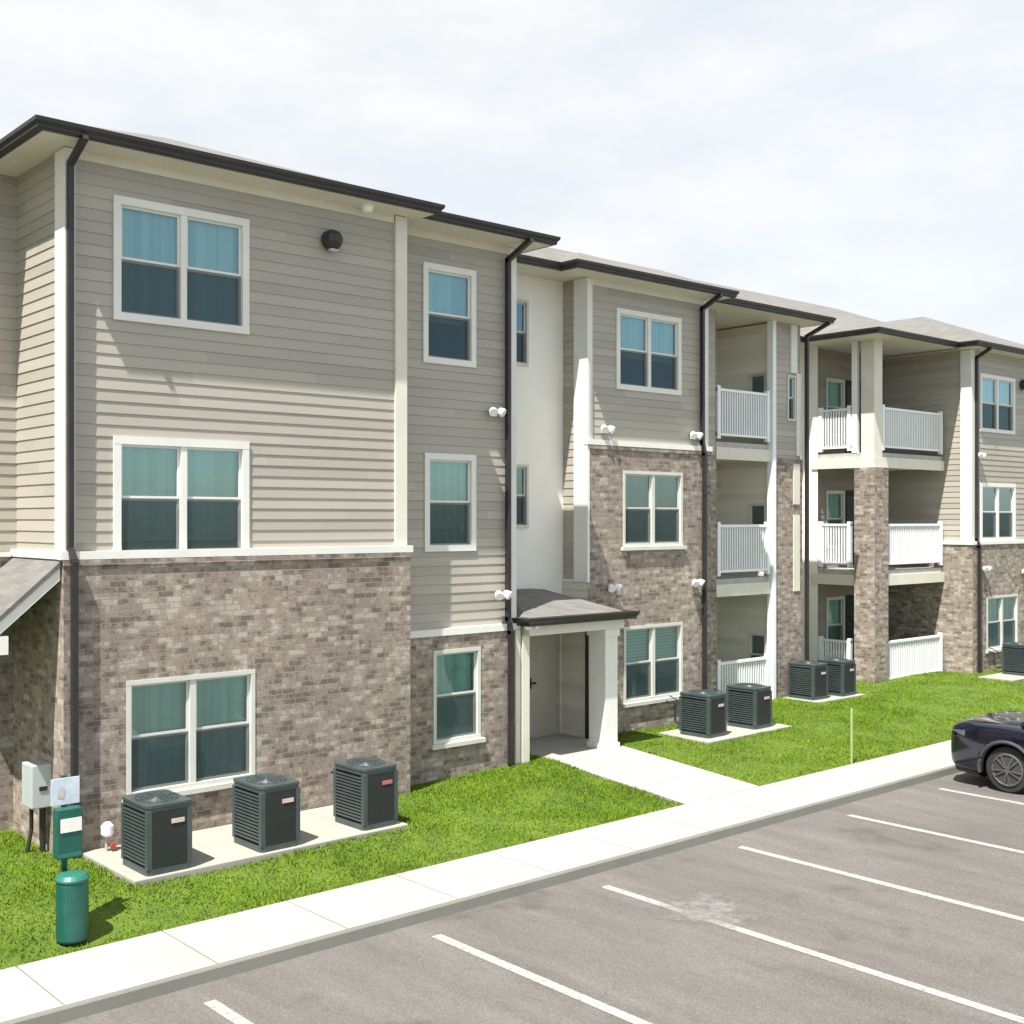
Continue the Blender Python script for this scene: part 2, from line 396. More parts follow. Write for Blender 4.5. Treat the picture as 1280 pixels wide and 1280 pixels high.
# S1
A1,B1=6.20,8.12
wall('siding_wall','F',14.71,5.60,10.78,-.50,ZT,[op(A1,B1,W3),op(A1,B1,W2)],'siding',BLD)
wall('brick_wall','F',14.62,5.54,10.82,BASE-.3,-.50,[op(6.34,8.17,(-3.55,-2.06))],'brick',BLD)
window('F',14.71,A1,B1,*W3,2,BLD); window('F',14.71,A1,B1,*W2,2,BLD,blind=.10)
window('F',14.62,6.34,8.17,-3.55,-2.06,2,BLD,t=.06,inset=.02,sill=True)
wall('siding_wall','L',5.60,14.71,16.44,-.50,ZT,[],'siding',BLD)
wall('brick_wall','L',5.54,14.62,16.44,BASE-.3,-.50,[],'brick',BLD)
wall('siding_wall','R',10.78,14.71,15.2,-.50,ZT,[],'siding',BLD); wall('brick_wall','R',10.82,14.62,15.2,BASE-.3,-.50,[],'brick',BLD)
boards('corner_trim','L',5.60,[(14.665,14.98,-.41,ZT-.01,.035)],BLD)
boards('corner_trim','F',14.71,[(5.568,5.70,-.405,ZT-.01,.05)],BLD)
boards('corner_trim','F',14.71,[(10.58,10.79,-.405,ZT-.01,.05)],BLD,'cream')
boards('belt_trim','F',14.71,[(5.50,10.86,-.50,-.40,.11)],BLD); boards('belt_trim','L',5.60,[(14.61,16.44,-.497,-.403,.085)],BLD)
boards('brick_ledge','F',14.62,[(5.53,10.84,-.575,-.505,.025)],BLD,'brick')
boards('frieze_board','F',14.71,[(5.70,10.56,ZT-.12,ZT,.03)],BLD,'cream')
# S2
wall('siding_wall','F',15.18,10.78,13.42,-1.87,ZT,[op(11.47,12.56,(2.50,4.10)),op(11.50,12.56,W2)],'siding',BLD)
wall('brick_wall','F',15.09,10.80,13.46,BASE-.3,-1.87,[op(11.62,12.60,(-3.60,-2.10))],'brick',BLD)
window('F',15.18,11.47,12.56,2.50,4.10,1,BLD,blind=.42); window('F',15.18,11.50,12.56,*W2,1,BLD)
window('F',15.09,11.62,12.60,-3.60,-2.10,1,BLD,t=.06,inset=.02,sill=True)
wall('siding_wall','R',13.42,15.18,16.7,-1.87,ZT,[],'siding',BLD); wall('brick_wall','R',13.46,15.09,16.7,BASE-.3,-1.87,[],'brick',BLD)
boards('corner_trim','F',15.18,[(13.28,13.44,-1.78,ZT-.01,.04)],BLD); boards('belt_trim','F',15.18,[(10.83,13.47,-1.87,-1.76,.115)],BLD)
boards('corner_trim','F',15.09,[(13.36,13.47,-4.2,-1.88,.02)],BLD,'cream')
boards('frieze_board','F',15.18,[(10.80,13.28,ZT-.12,ZT,.03)],BLD,'cream')
# recess between S2 and S3
wall('panel_wall','F',16.7,13.42,16.06,-1.9,ZT,[(14.72,15.08,2.92,4.10),(14.72,15.08,-.13,1.0)],'panel',BLD)
window('F',16.7,14.69,15.11,2.89,4.13,1,BLD,t=.05,blind=False); window('F',16.7,14.69,15.11,-.16,1.03,1,BLD,t=.05,blind=False)
wall('entry_wall','F',16.72,13.42,16.06,BASE-.3,-1.9,[(15.04,15.97,BASE,-2.1)],'panel',BLD,MAT['siding_cream'])
d=MB(); d.box(15.12,15.91,16.76,16.80,BASE+.02,-2.14); dr=d.build('door',MAT['door'],BLD)
d=MB(); d.box(15.04,15.12,16.68,16.84,BASE,-2.1); d.box(15.12,15.91,16.70,16.84,-2.14,-2.1); d.build('door_frame',MAT['bronze'],dr)
d=MB(); d.box(15.15,15.24,16.735,16.765,-3.22,-3.02); d.bar((15.18,16.72,-3.12),(15.34,16.72,-3.12),.035); d.build('handle',MAT['blackmetal'],dr)
# S3
wall('siding_wall','F',16.08,16.04,19.62,1.42,ZT,[op(16.86,18.78,W3)],'siding',BLD)
wall('brick_wall','F',16.0,16.0,19.66,BASE-.3,1.42,[op(16.98,18.75,(-.54,.95)),op(17.0,18.75,(-3.60,-2.10))],'brick',BLD)
window('F',16.08,16.86,18.78,*W3,2,BLD,blind=.40)
window('F',16.0,16.98,18.75,-.54,.95,2,BLD,t=.06,inset=.02,sill=True,blind='drape'); window('F',16.0,17.0,18.75,-3.60,-2.10,2,BLD,t=.06,inset=.02,sill=True,blind='slats')
wall('siding_wall','L',16.04,16.06,16.7,-1.15,ZT,[],'siding',BLD); wall('side_wall','L',16.01,16.003,16.72,BASE-.3,-1.15,[],'siding',BLD,MAT['siding_cream'])
wall('siding_wall','R',19.62,16.08,16.95,1.42,ZT,[],'siding',BLD); wall('brick_wall','R',19.66,16.0,16.95,BASE-.3,1.42,[],'brick',BLD)
boards('corner_trim','L',16.04,[(15.985,16.36,-1.2,ZT-.01,.05)],BLD); boards('corner_trim','F',16.08,[(16.0,16.18,1.50,ZT-.01,.04)],BLD)
boards('corner_trim','F',16.08,[(19.46,19.63,1.50,ZT-.01,.04)],BLD)
boards('belt_trim','F',16.08,[(15.98,19.68,1.42,1.52,.11)],BLD); boards('brick_ledge','F',16.0,[(16.0,19.67,1.345,1.415,.025)],BLD,'brick')
boards('frieze_board','F',16.08,[(16.18,19.46,ZT-.12,ZT,.03)],BLD,'cream')
# bay with balconies (bay 1): piers, slabs, railings
BY=16.75; FL=[(1.38,1.72),(-1.67,-1.33)]
wall('siding_wall','F',BY,19.62,20.72,1.42,ZT,[],'siding',BLD); wall('brick_wall','F',BY-.02,19.62,20.74,BASE-.3,1.42,[],'brick',BLD)
wall('siding_wall','F',BY,22.85,23.90,1.42,ZT,[(23.40,23.66,2.35,3.36)],'siding',BLD)
wall('brick_wall','F',BY-.05,22.85,23.93,BASE-.3,1.42,[],'brick',BLD)
window('F',BY,23.37,23.69,2.32,3.39,1,BLD,t=.045,blind=False)
wall('siding_wall','R',23.90,BY,MAIN_Y,1.42,ZT,[],'siding',BLD); wall('brick_wall','R',23.93,BY-.05,MAIN_Y,BASE-.3,1.42,[],'brick',BLD)
for z in (3.35,.30,-2.75):
    wall('balcony_side_wall','L',22.85,BY,18.4,z-1.63 if z>-2 else BASE,z+1.22,[(16.98,17.42,z-.95,z+.05)],'siding',BLD,MAT['siding_cream'])
    window('L',22.85,16.95,17.45,z-.98,z+.08,1,BLD,t=.04,blind=False)
wall('balcony_side_wall','R',20.74,BY,18.4,BASE-.2,ZT,[],'siding',BLD,MAT['siding_cream'])
wall('balcony_back_wall','F',18.4,20.72,22.86,BASE-.2,ZT,[],'siding',BLD,MAT['siding_cream'])
boards('corner_trim','F',BY,[(23.50,23.74,3.45,ZT-.01,.04),(23.72,23.91,1.5,3.45,.04)],BLD)
boards('corner_trim','F',BY-.05,[(23.55,23.80,-1.7,.1,.02),(23.55,23.80,.35,1.3,.02)],BLD,'cream')
mb=MB(); mb.box(22.70,22.83,BY-.1,BY+.07,BASE,ZT); mb.build('balcony_post',MAT['vinyl'],BLD,bevel=.008)
def slab(x0,x1,y0,y1,z0,z1,side=False):
    mb=MB(); mb.box(x0+.012,x1,y0+.03,y1,z0+.102,z1); o=mb.build('balcony_slab',MAT['slabgrey'],BLD)
    mb=MB(); mb.box(x0-(.02 if side else 0),x1,y0-.03,y0+.03,z0-.05,z1-.12)
    if side: mb.box(x0-.04,x0+.02,y0+.03,y1,z0-.05,z1-.12)
    mb.box(x0+.02,x1,y0+.03,y1,z0,z0+.1)
    mb.build('fascia_beam',MAT['cream'],BLD)
for z0,z1 in FL: slab(20.74,22.85,BY,18.4,z0,z1)
def railing(x0,x1,y0,y1,z0,z1,parent=BLD):
    mb=MB(); L=math.hypot(x1-x0,y1-y0); n=int(L/.088)
    a=Vector((x0,y0,0)); t=Vector((x1-x0,y1-y0,0))/L
    for z,h in ((z1-.03,.06),(z0+.04,.05)): mb.bar(a+Vector((0,0,z)),a+t*L+Vector((0,0,z)),.07,h)
    for k in range(n+1):
        q=a+t*(L*(k+.5)/(n+1)); mb.box(q.x-.017,q.x+.017,q.y-.017,q.y+.017,z0+.06,z1-.05)
    for q in (a+t*.05,a+t*(L-.05)): mb.box(q.x-.05,q.x+.05,q.y-.05,q.y+.05,z0-.06,z1+.06)
    o=mb.build('railing',MAT['vinyl'],parent); return o
RZ=[(1.84,2.90),(-1.20,-.12),(BASE,-3.17)]
for z0,z1 in RZ: railing(20.76,22.66,BY+.0,BY+.0,z0,z1)
# recess wall between bay 1 and balcony block
wall('panel_wall','F',MAIN_Y,23.9,27.1,BASE-.3,ZT,[],'panel',BLD)
# B block
FY=16.75; BX=27.08
wall('panel_wall','L',BX,18.42,MAIN_Y,BASE-.3,ZT,[],'panel',BLD)
opsb=[]; 
for zb in (1.75,-1.30,-4.2):
    opsb.append((27.75,28.55,zb+.55,zb+2.05)); opsb.append((28.65,29.45,zb+.05,zb+2.1))
wall('balcony_back_wall','F',18.6,BX,30.6,BASE-.3,ZT,opsb,'siding',BLD,siding('shade_dark_siding',(.24,.21,.17)))  # deep balcony shade put into a darker siding colour
for zb in (1.75,-1.30,-4.2):
    window('F',18.6,27.72,28.58,zb+.52,zb+2.08,1,BLD,t=.06)
    d=MB(); d.box(28.65,29.45,18.65,18.70,zb+.05,zb+2.1); q=d.build('balcony_door',MAT['bronze'],BLD)
    d=MB(); fq(d,'F',PF('F',18.64),28.80,29.30,zb+.3,zb+1.95,0); d.build('pane',MAT['glass'],q)
# columns
mb=MB(); mb.box(BX,27.47,FY-.02,FY+.36,1.38,ZT); mb.build('balcony_column',MAT['cream'],BLD,bevel=.006)
mb=MB(); mb.box(26.98,27.62,FY-.1,FY+.50,BASE-.3,1.33); mb.build('brick_pier',MAT['brick'],BLD)
mb=MB(); mb.box(BX,27.2,FY+.48,FY+.64,1.72,ZT); mb.build('balcony_post',MAT['vinyl'],BLD,bevel=.006)
for z0,z1 in FL: slab(BX,30.58,FY,18.6,z0,z1,True)
for z0,z1 in RZ:
    railing(27.62 if z0<1 else 27.47,30.5,FY+.02,FY+.02,z0,z1); railing(BX+.04,BX+.04,17.42,18.40,z0,z1)
# S4
SX,SY=30.62,15.98
wall('siding_wall','F',SY,SX,36.5,-.69,ZT,[op(31.10,33.12,(2.40,3.99)),op(31.12,33.16,(-.62,1.0))],'siding',BLD)
wall('brick_wall','F',SY-.08,SX-.04,36.5,BASE-.3,-.69,[op(31.35,33.15,(-3.60,-2.12))],'brick',BLD)
window('F',SY,31.10,33.12,2.40,3.99,2,BLD); window('F',SY,31.12,33.16,-.62,1.0,2,BLD,blind='drape')
window('F',SY-.08,31.35,33.15,-3.60,-2.12,2,BLD,t=.06,inset=.02,sill=True)
wall('siding_wall','L',SX,SY,MAIN_Y,-.69,ZT,[],'siding',BLD); wall('brick_wall','L',SX-.04,SY-.08,MAIN_Y,BASE-.3,-.69,[],'brick',BLD)
wall('siding_wall','R',36.5,SY-.08,MAIN_Y,BASE-.3,ZT,[],'siding',BLD)
boards('corner_trim','L',SX,[(SY-.048,SY+.27,-.60,ZT-.01,.05)],BLD); boards('corner_trim','F',SY,[(SX-.04,SX+.16,-.60,ZT-.01,.04)],BLD)
boards('belt_trim','F',SY,[(SX-.09,36.55,-.69,-.60,.11)],BLD); boards('belt_trim','L',SX,[(SY,MAIN_Y,-.688,-.603,.075)],BLD)
# wing and main block
wall('siding_wall','F',16.44,-4,5.60,-.50,ZT,[],'siding',BLD); wall('brick_wall','F',16.40,-4,5.54,BASE-.3,-.50,[],'brick',BLD)
wall('siding_wall','L',-4,16.40,35,BASE-.3,ZT,[],'siding',BLD); wall('siding_wall','K',35,-4,48,BASE-.3,ZT,[],'siding',BLD)
wall('siding_wall','R',48,MAIN_Y,35,BASE-.3,ZT,[],'siding',BLD); wall('siding_wall','F',MAIN_Y,36.5,48,BASE-.3,ZT,[],'siding',BLD)

# roofs
def hip(x0,x1,y0,yb,pitch,z0=4.745,front_only=True,soffit=True):
    w=(x1-x0)/2; zr=z0+pitch*w; t=MB(); xm=(x0+x1)/2; ya=y0+w
    t.tri((x0,y0,z0),(x1,y0,z0),(xm,ya,zr))
    t.quad((x0,yb,z0),(x0,y0,z0),(xm,ya,zr),(xm,yb,zr)); t.quad((x1,y0,z0),(x1,yb,z0),(xm,yb,zr),(xm,ya,zr))
    o=t.build('roof',MAT['shingle'],BLD)
    if soffit:
        s=MB(); s.box(x0,x1,y0,yb,ZT,ZT+.14); s.build('soffit',MAT['cream'],BLD)
hip(5.16,11.0,14.27,22,.375); hip(15.32,19.80,15.58,22,.38); 
hip(30.15,37.2,15.58,24,.42)
# S2 lean-to strip, bay strip and main roof
P_=.42
hip(9.9,13.72,14.60,22,.33,soffit=False)
s=MB(); s.box(10.99,13.72,14.60,16.0,ZT,ZT+.14); s.build('soffit',MAT['cream'],BLD)
s=MB(); s.box(13.72,15.33,16.0,17.2,ZT,ZT+.14); s.build('soffit',MAT['cream'],BLD)
t=MB(); t.quad((12.5,16.0,4.745),(17,16.0,4.745),(17,22,4.745+.32*6),(12.5,22,4.745+.32*6)); t.build('roof',MAT['shingle'],BLD)
def lean(x0,x1,y0,yr):
    w=yr-y0; z1=4.745+P_*w; t=MB(); A,B_=(x0+w,yr,z1),(x1-w,yr,z1)
    t.quad((x0,y0,4.745),(x1,y0,4.745),B_,A); t.tri((x1,y0,4.745),(x1,y0+2*w,4.745),B_); t.tri((x0,y0+2*w,4.745),(x0,y0,4.745),A)
    t.quad(B_,(x1,y0+2*w,4.745),(x0,y0+2*w,4.745),A); t.build('roof',MAT['shingle'],BLD)
lean(14.2,24.15,16.12,18.9)
s=MB(); s.box(19.7,24.15,16.12,19,ZT,ZT+.14); s.build('soffit',MAT['cream'],BLD)
s=MB(); s.box(26.25,30.3,16.12,19,ZT,ZT+.14); s.build('soffit',MAT['cream'],BLD)
s=MB(); s.box(24.1,26.3,18.3,19,ZT,ZT+.14); s.build('soffit',MAT['cream'],BLD)
hip(26.25,31.2,16.12,22,.36,soffit=False)
# main
t=MB(); x0,x1,y0,y1=2.5,49,18.3,35.1; w=(y1-y0)/2; zr=4.745+.42*w; z0=4.745
t.quad((x0,y0,z0),(x1,y0,z0),(x1-w,y0+w,zr),(x0+w,y0+w,zr)); t.quad((x1,y1,z0),(x0,y1,z0),(x0+w,y0+w,zr),(x1-w,y0+w,zr))
t.tri((x0,y1,z0),(x0,y0,z0),(x0+w,y0+w,zr)); t.tri((x1,y0,z0),(x1,y1,z0),(x1-w,y0+w,zr)); t.build('roof',MAT['shingle'],BLD)
t=MB(); t.quad((-4.5,15.95,z0),(5.6,15.95,z0),(5.6,19,z0+.3*3.05),(-1.5,19,z0+.3*3.05)); t.quad((5.6,22,z0),(-4.5,22,z0),(-1.5,19,z0+.915),(5.6,19,z0+.915)); t.tri((-4.5,22,z0),(-4.5,15.95,z0),(-1.5,19,z0+.915)); t.build('roof',MAT['shingle'],BLD)
s=MB(); s.box(-4.5,5.2,15.95,19,ZT,ZT+.14); s.build('soffit',MAT['cream'],BLD)
# gutters (travel so that outward is on the right)
gutter([(5.16,15.9),(5.16,14.27),(11.0,14.27),(11.0,14.60)],BLD); gutter([(11.13,14.60),(13.72,14.60),(13.72,16.0)],BLD)
gutter([(13.84,16.0),(15.32,16.0),(15.32,15.58),(19.80,15.58),(19.80,16.12)],BLD)
gutter([(19.92,16.12),(24.15,16.12),(24.15,18.3),(26.25,18.3),(26.25,16.12),(30.15,16.12),(30.15,15.58),(37.2,15.58)],BLD)
gutter([(-4.5,15.95),(5.03,15.95)],BLD)
# downspouts
downspout([(5.63,14.18,4.60),(5.62,14.61,4.38),(5.62,14.61,-.36),(5.64,14.53,-.52),(5.64,14.53,-4.12)],BLD)
downspout([(13.20,14.52,4.60),(13.20,15.08,4.36),(13.20,15.08,-1.68),(13.20,15.01,-1.9),(13.20,15.01,-4.15),(13.20,14.85,-4.22)],BLD)
downspout([(19.36,15.5,4.60),(19.36,15.98,4.38),(19.36,15.98,1.6),(19.36,15.92,1.35),(19.36,15.92,-4.15)],BLD)
downspout([(24.05,16.05,4.6),(23.99,16.62,4.35),(23.99,16.62,-4.15)],BLD)
downspout([(30.80,15.5,4.6),(30.80,15.9,4.38),(30.80,15.9,-.55),(30.80,15.82,-.75),(30.80,15.82,-4.15)],BLD)
# side shed roof (over side entrance)
t=MB(); pr=[(5.52,-.52),(4.70,-1.24),(4.70,-1.31),(5.52,-.59)]
t.prism(pr,1,14.66,16.40); t.build('awning_roof',MAT['shingle'],BLD,weld=True)
t=MB(); t.prism([(5.52,-.595),(4.74,-1.28),(4.74,-1.43),(5.52,-.75)],1,14.68,14.74); t.box(4.66,4.74,14.66,16.40,-1.62,-1.29)
t.box(4.745,4.90,14.675,14.80,-1.62,-1.40)
t.box(4.72,5.50,16.36,16.395,-.50,-.44); t.build('awning_fascia',MAT['trim'],BLD)
# entry canopy
t=MB(); x0,x1,y0,y1,z0,zr=13.46,15.92,14.82,16.66,-1.70,-1.31
t.quad((x0,y0,z0),(x1,y0,z0),(x1-.75,y1-.35,zr),(x0+.75,y1-.35,zr)); t.quad((x0,y1,z0),(x0,y0,z0),(x0+.75,y1-.35,zr),(x0+.75,y1,zr))
t.quad((x1,y0,z0),(x1,y1,z0),(x1-.75,y1,zr),(x1-.75,y1-.35,zr)); t.quad((x0+.75,y1-.35,zr),(x1-.75,y1-.35,zr),(x1-.75,y1,zr),(x0+.75,y1,zr))
cr=t.build('canopy_roof',MAT['shingle'],BLD)
t=MB(); t.box(x0+.08,x1-.05,y0+.1,y1,-1.98,-1.76); t.build('canopy_beam',MAT['cream'],BLD)
g_=[(x0,y1),(x0,y0),(x1,y0),(x1,y1-.7)]; gutter([(x0,y1-.5),(x0,y0),(x1,y0),(x1,y1-.72)],BLD,z=-1.80)
t=MB(); t.box(15.46,15.78,15.0,15.42,BASE-.1,-1.98); t.box(15.43,15.81,14.97,15.45,BASE-.1,BASE+.14); t.box(15.43,15.81,14.97,15.45,-2.12,-1.985); t.build('canopy_column',MAT['trim'],BLD,bevel=.006)
downspout([(16.06,14.95,-1.72),(16.08,15.5,-1.95),(16.08,15.5,-4.1)],BLD,.07)
t=MB(); t.box(15.98,16.015,15.965,16.04,BASE,-1.98); t.build('entry_shadow_strip',MAT['bronze'],BLD)  # dark strip painted in where only shade falls on the side wall's edge
# side return under canopy (S2 corner) 
t=MB(); t.box(13.50,13.66,15.05,15.2,BASE,-1.98); t.build('canopy_pilaster',MAT['cream'],BLD)

# ------------------------------------------------------------------ WALL LIGHTS
def wall_light(x,y,z,label,black=False):
    if black:
        o=thing('wall_light',label,'wall light',(x,y,z),'black wall lights')
        m=MB(); m.box(x-.09,x+.09,y-.03,y,z-.11,z+.11); m.build('backplate',MAT['blackmetal'],o,bevel=.01)
        m=MB(); m.tube([(x,y-.02,z),(x,y-.10,z),(x,y-.17,z),(x,y-.21,z)],[.15,.15,.12,.05],20); m.build('hood',MAT['blackmetal'],o)
        m=MB(); m.box(x-.06,x+.06,y-.14,y-.06,z-.165,z-.135); m.build('lens',MAT['greybox'],o)
        return o
    o=thing('wall_light',label,'wall light',(x,y,z),'white wall lights')
    m=MB(); m.box(x-.075,x+.075,y-.045,y,z-.06,z+.05); m.build('backplate',MAT['lampwhite'],o,bevel=.012)
    for s in (-1,1):
        m=MB(); c=Vector((x+s*.085,y-.10,z+.02)); dr_=Vector((s*.35,-.75,-.45)).normalized()
        m.tube([c-dr_*.06,c-dr_*.03,c+dr_*.05,c+dr_*.07],[.03,.062,.076,.072],14)
        m.bar((x+s*.03,y-.04,z+.0),tuple(c-dr_*.04),.025); m.build('lamp_head',MAT['lampwhite'],o,smooth=False)
    return o
for a in [(12.93,15.165,1.78,'white wall light by the dark downspout beside the single third floor window'),
          (13.0,15.09,-1.27,'white wall light on the siding strip left of the entry canopy'),
          (16.50,16.06,1.72,'white wall light above the brick edge, right of the tall white corner trim'),
          (19.13,16.06,1.72,'white wall light above the brick, beside the middle downspout, upper of two'),
          (16.62,15.99,-1.33,'white wall light on the brick just above the entry canopy roof'),
          (19.10,15.99,-1.32,'white wall light on the brick beside the middle downspout, lower of two'),
          (30.98,15.97,1.72,'far white wall light on siding between the stacked right hand windows and downspout'),
          (31.12,15.89,-1.36,'small far white wall light on brick right of the last downspout'),
          (33.45,15.89,-1.5,'white wall light on brick at the right edge, beyond the farthest ground floor window'),
          (24.35,18.88,1.72,'white wall light in the narrow recess right of the fourth downspout, upper'),
          (24.35,18.88,-1.3,'white wall light in the narrow recess right of the fourth downspout, lower'),
          (13.60,15.04,-1.80,'white wall light at the left end of the entry canopy beam')]: wall_light(*a)
wall_light(9.42,14.69,4.03,'round black wall light high on the nearest siding wall under the eave',True)
wall_light(33.55,15.96,3.85,'small black wall light high on the siding at the far right edge',True)
m=MB(); m.tube([(9.95,14.50,4.60),(9.95,14.50,4.56),(9.95,14.50,4.50)],[.09,.09,.06],16); tag(m.build('soffit_light',MAT['lampwhite']),'small round white light under the eave of the nearest siding wall','soffit light')

# ------------------------------------------------------------------ GROUND
m=MB(); m.quad((-400,-400,-4.75),(500,-400,-4.75),(500,500,-4.75),(-400,500,-4.75)); struct(m.build('ground',MAT['field']))
def grid(name,x0,x1,y0,y1,nx,ny,zf,mat):
    me=bpy.data.meshes.new(name); xs=np.linspace(x0,x1,nx+1); ys=np.linspace(y0,y1,ny+1)
    v=[(x,y,zf(x,y)) for y in ys for x in xs]; f=[(j*(nx+1)+i,j*(nx+1)+i+1,(j+1)*(nx+1)+i+1,(j+1)*(nx+1)+i) for j in range(ny) for i in range(nx)]
    me.from_pydata(v,[],f); me.materials.append(mat); o=bpy.data.objects.new(name,me); C.objects.link(o)
    for p in me.polygons: p.use_smooth=True
    return o
struct(grid('parking_lot',-60,120,-60,10.72,180,70,lambda x,y: ROAD,MAT['asphalt']))
# sidewalk slabs with joints, as one raised slab with tooled grooves
mb=MB(); x=-40.0
while x<90:
    L=1.52; mb.box(x+.009,x+L-.009,10.745,12.0,-4.7,WALK); x+=L
mb.box(-40,90,10.75,11.99,-4.7,WALK-.02); struct(mb.build('sidewalk',MAT['concrete']))
mb=MB(); mb.prism([(10.68,-4.7),(10.68,ROAD-.01),(10.695,WALK-.02),(10.71,WALK-.005),(10.74,WALK-.002),(10.74,-4.7)],0,-40,90); struct(mb.build('kerb',MAT['kerb'],weld=True))
mb=MB()
yy=[12.005,13.07,14.14,15.2,16.70]
for a,b in zip(yy,yy[1:]):
    za=WALK+(BASE+.045-WALK)*min(1,(a-12)/3.2); zb=WALK+(BASE+.045-WALK)*min(1,(b-12)/3.2)
    mb.prism([(a+.006,-4.7),(a+.006,za),(b-.006,zb),(b-.006,-4.7)],0,14.15,16.0)
mb.prism([(12.0,-4.7),(12.0,WALK-.02),(15.2,BASE+.02),(16.7,BASE+.02),(16.7,-4.7)],0,14.16,15.99); struct(mb.build('front_path',MAT['concrete'],weld=True))
def lz(x,y):
    t=min(1,max(0,(y-12.0)/(1.15+2.0*min(1,max(0,(x-10.3)/2.5))))); t=t*t*(3-2*t)
    z=WALK-.015+(BASE+.035-WALK+.015)*t
    z+=.018*math.sin(x*1.7+y*.9)*math.sin(y*2.3-x*.4)*min(1,max(0,(y-12.05)*2))
    z+=.07*math.exp(-((x-21.5)**2)/10-((y-14.0)**2)/1.6)
    return z
def lawnz(x,y):
    z=lz(x,y)
    if 14.17<x<15.98: z-=.25
    if in_pad(x,y): z-=.15
    return z
PADS=[(5.74,9.60,13.01,14.60,-4.12),(17.45,20.1,14.25,15.55,-4.16),(23.0,24.9,15.62,16.6,-4.14),(29.9,32.4,14.45,15.4,-4.14)]
def in_pad(x,y,e=.02): return any(a+e<x<b-e and c+e<y<d-e for a,b,c,d,_ in PADS)
struct(grid('lawn',-20,55,11.97,19,640,64,lawnz,MAT['lawn']))
for (a,b,c,d,z),lb in zip(PADS,('long pale concrete pad under the three nearest air conditioners','concrete pad under the two air conditioners right of the entry path','concrete pad under the far pair of air conditioners by the balconies','concrete pad under the air conditioner at the right edge')):
    m=MB(); m.box(a,b,c,d,-4.6,z); tag(m.build('concrete_pad',MAT['pad'],bevel=.012),lb,'concrete pad')
# grass blades
def grass():
    regs=[(1.5,14.15,12.0,16.3,2100),(16.0,24,12.0,16.7,1400),(24,36,12.0,17.5,800)]
    V=[];RN=[]
    for x0,x1,y0,y1,dn in regs:
        n=int((x1-x0)*(y1-y0)*dn); xs=rng.uniform(x0,x1,n); ys=rng.uniform(y0,y1,n)
        for x,y in zip(xs,ys):
            if in_pad(x,y,-.01): continue
            if 14.15<x<16.0: continue
            if 5.5<x<10.85 and y>14.58: continue
            if 10.7<x<13.5 and y>15.05: continue
            if 16<x<19.7 and y>15.96: continue
            if 30.5<x and y>15.85: continue
            if x<5.5 and y>16.35: continue
            if 19.6<x<27 and y>16.65 and not 24<x<27: continue
            pz=math.sin(x*2.1+math.sin(y*3))*math.sin(y*2.7+x)
            if (x-4.9)**2/.16+(y-12.3)**2/.05<1 and random.random()<.7: continue   # worn earth by the bin
            h=(.028+.022*random.random())*(1+.35*pz); a=random.random()*6.28; w=.007+.004*random.random()
            lx,ly=random.gauss(0,.022),random.gauss(0,.022); z=lz(x,y)-.008
            V+= [(x-math.cos(a)*w,y-math.sin(a)*w,z),(x+math.cos(a)*w,y+math.sin(a)*w,z),(x+lx,y+ly,z+h)]
            r=random.random(); RN+=[r]*1
    n=len(RN); me=bpy.data.meshes.new('grass'); co=np.array(V,dtype=np.float32)
    me.vertices.add(3*n); me.vertices.foreach_set('co',co.ravel()); me.loops.add(3*n); me.loops.foreach_set('vertex_index',np.arange(3*n,dtype=np.int32))
    me.polygons.add(n); me.polygons.foreach_set('loop_start',np.arange(0,3*n,3,dtype=np.int32)); me.polygons.foreach_set('loop_total',np.full(n,3,dtype=np.int32))
    me.update(); at=me.attributes.new('rnd','FLOAT','FACE'); at.data.foreach_set('value',np.array(RN,dtype=np.float32))
    me.materials.append(MAT['blade']); o=bpy.data.objects.new('grass',me); C.objects.link(o); return o
g=grass(); struct(g,'stuff','short bright green grass between the sidewalk and the building','grass')
# stall lines
for i,x in enumerate((5.25,7.93,10.55,13.22,15.88,18.58)):
    m=MB(); rr=ROAD+.004
    m.quad((x-.065,4.8,rr),(x+.065,4.8,rr),(x+.065,10.25,rr),(x-.065,10.25,rr)); struct(m.build('parking_line',MAT['paint']))
m=MB(); m.quad((-.8,-.9,0),(.8,-.9,0),(.8,.9,0),(-.8,.9,0)); o=m.build('paint_stain',MAT['spill']); o.location=(10.80,8.85,ROAD+.008); struct(o)
m,nt,b=MAT['spill'],MAT['spill'].node_tree,MAT['spill'].node_tree.nodes['Principled BSDF']
tc_=N(nt,'ShaderNodeTexCoord'); vl=N(nt,'ShaderNodeVectorMath',operation='LENGTH'); nt.links.new(tc_.outputs['Object'],vl.inputs[0])
al=M(nt,'SUBTRACT',M(nt,'MULTIPLY',noise(nt,3.2,6,.62),1.5),M(nt,'MULTIPLY',vl.outputs['Value'],1.05))
al2=N(nt,'ShaderNodeMapRange'); al2.inputs['From Min'].default_value=.05; al2.inputs['From Max'].default_value=.55; al2.inputs['To Max'].default_value=.75; nt.links.new(al,al2.inputs[0]); nt.links.new(al2.outputs[0],b.inputs['Alpha'])

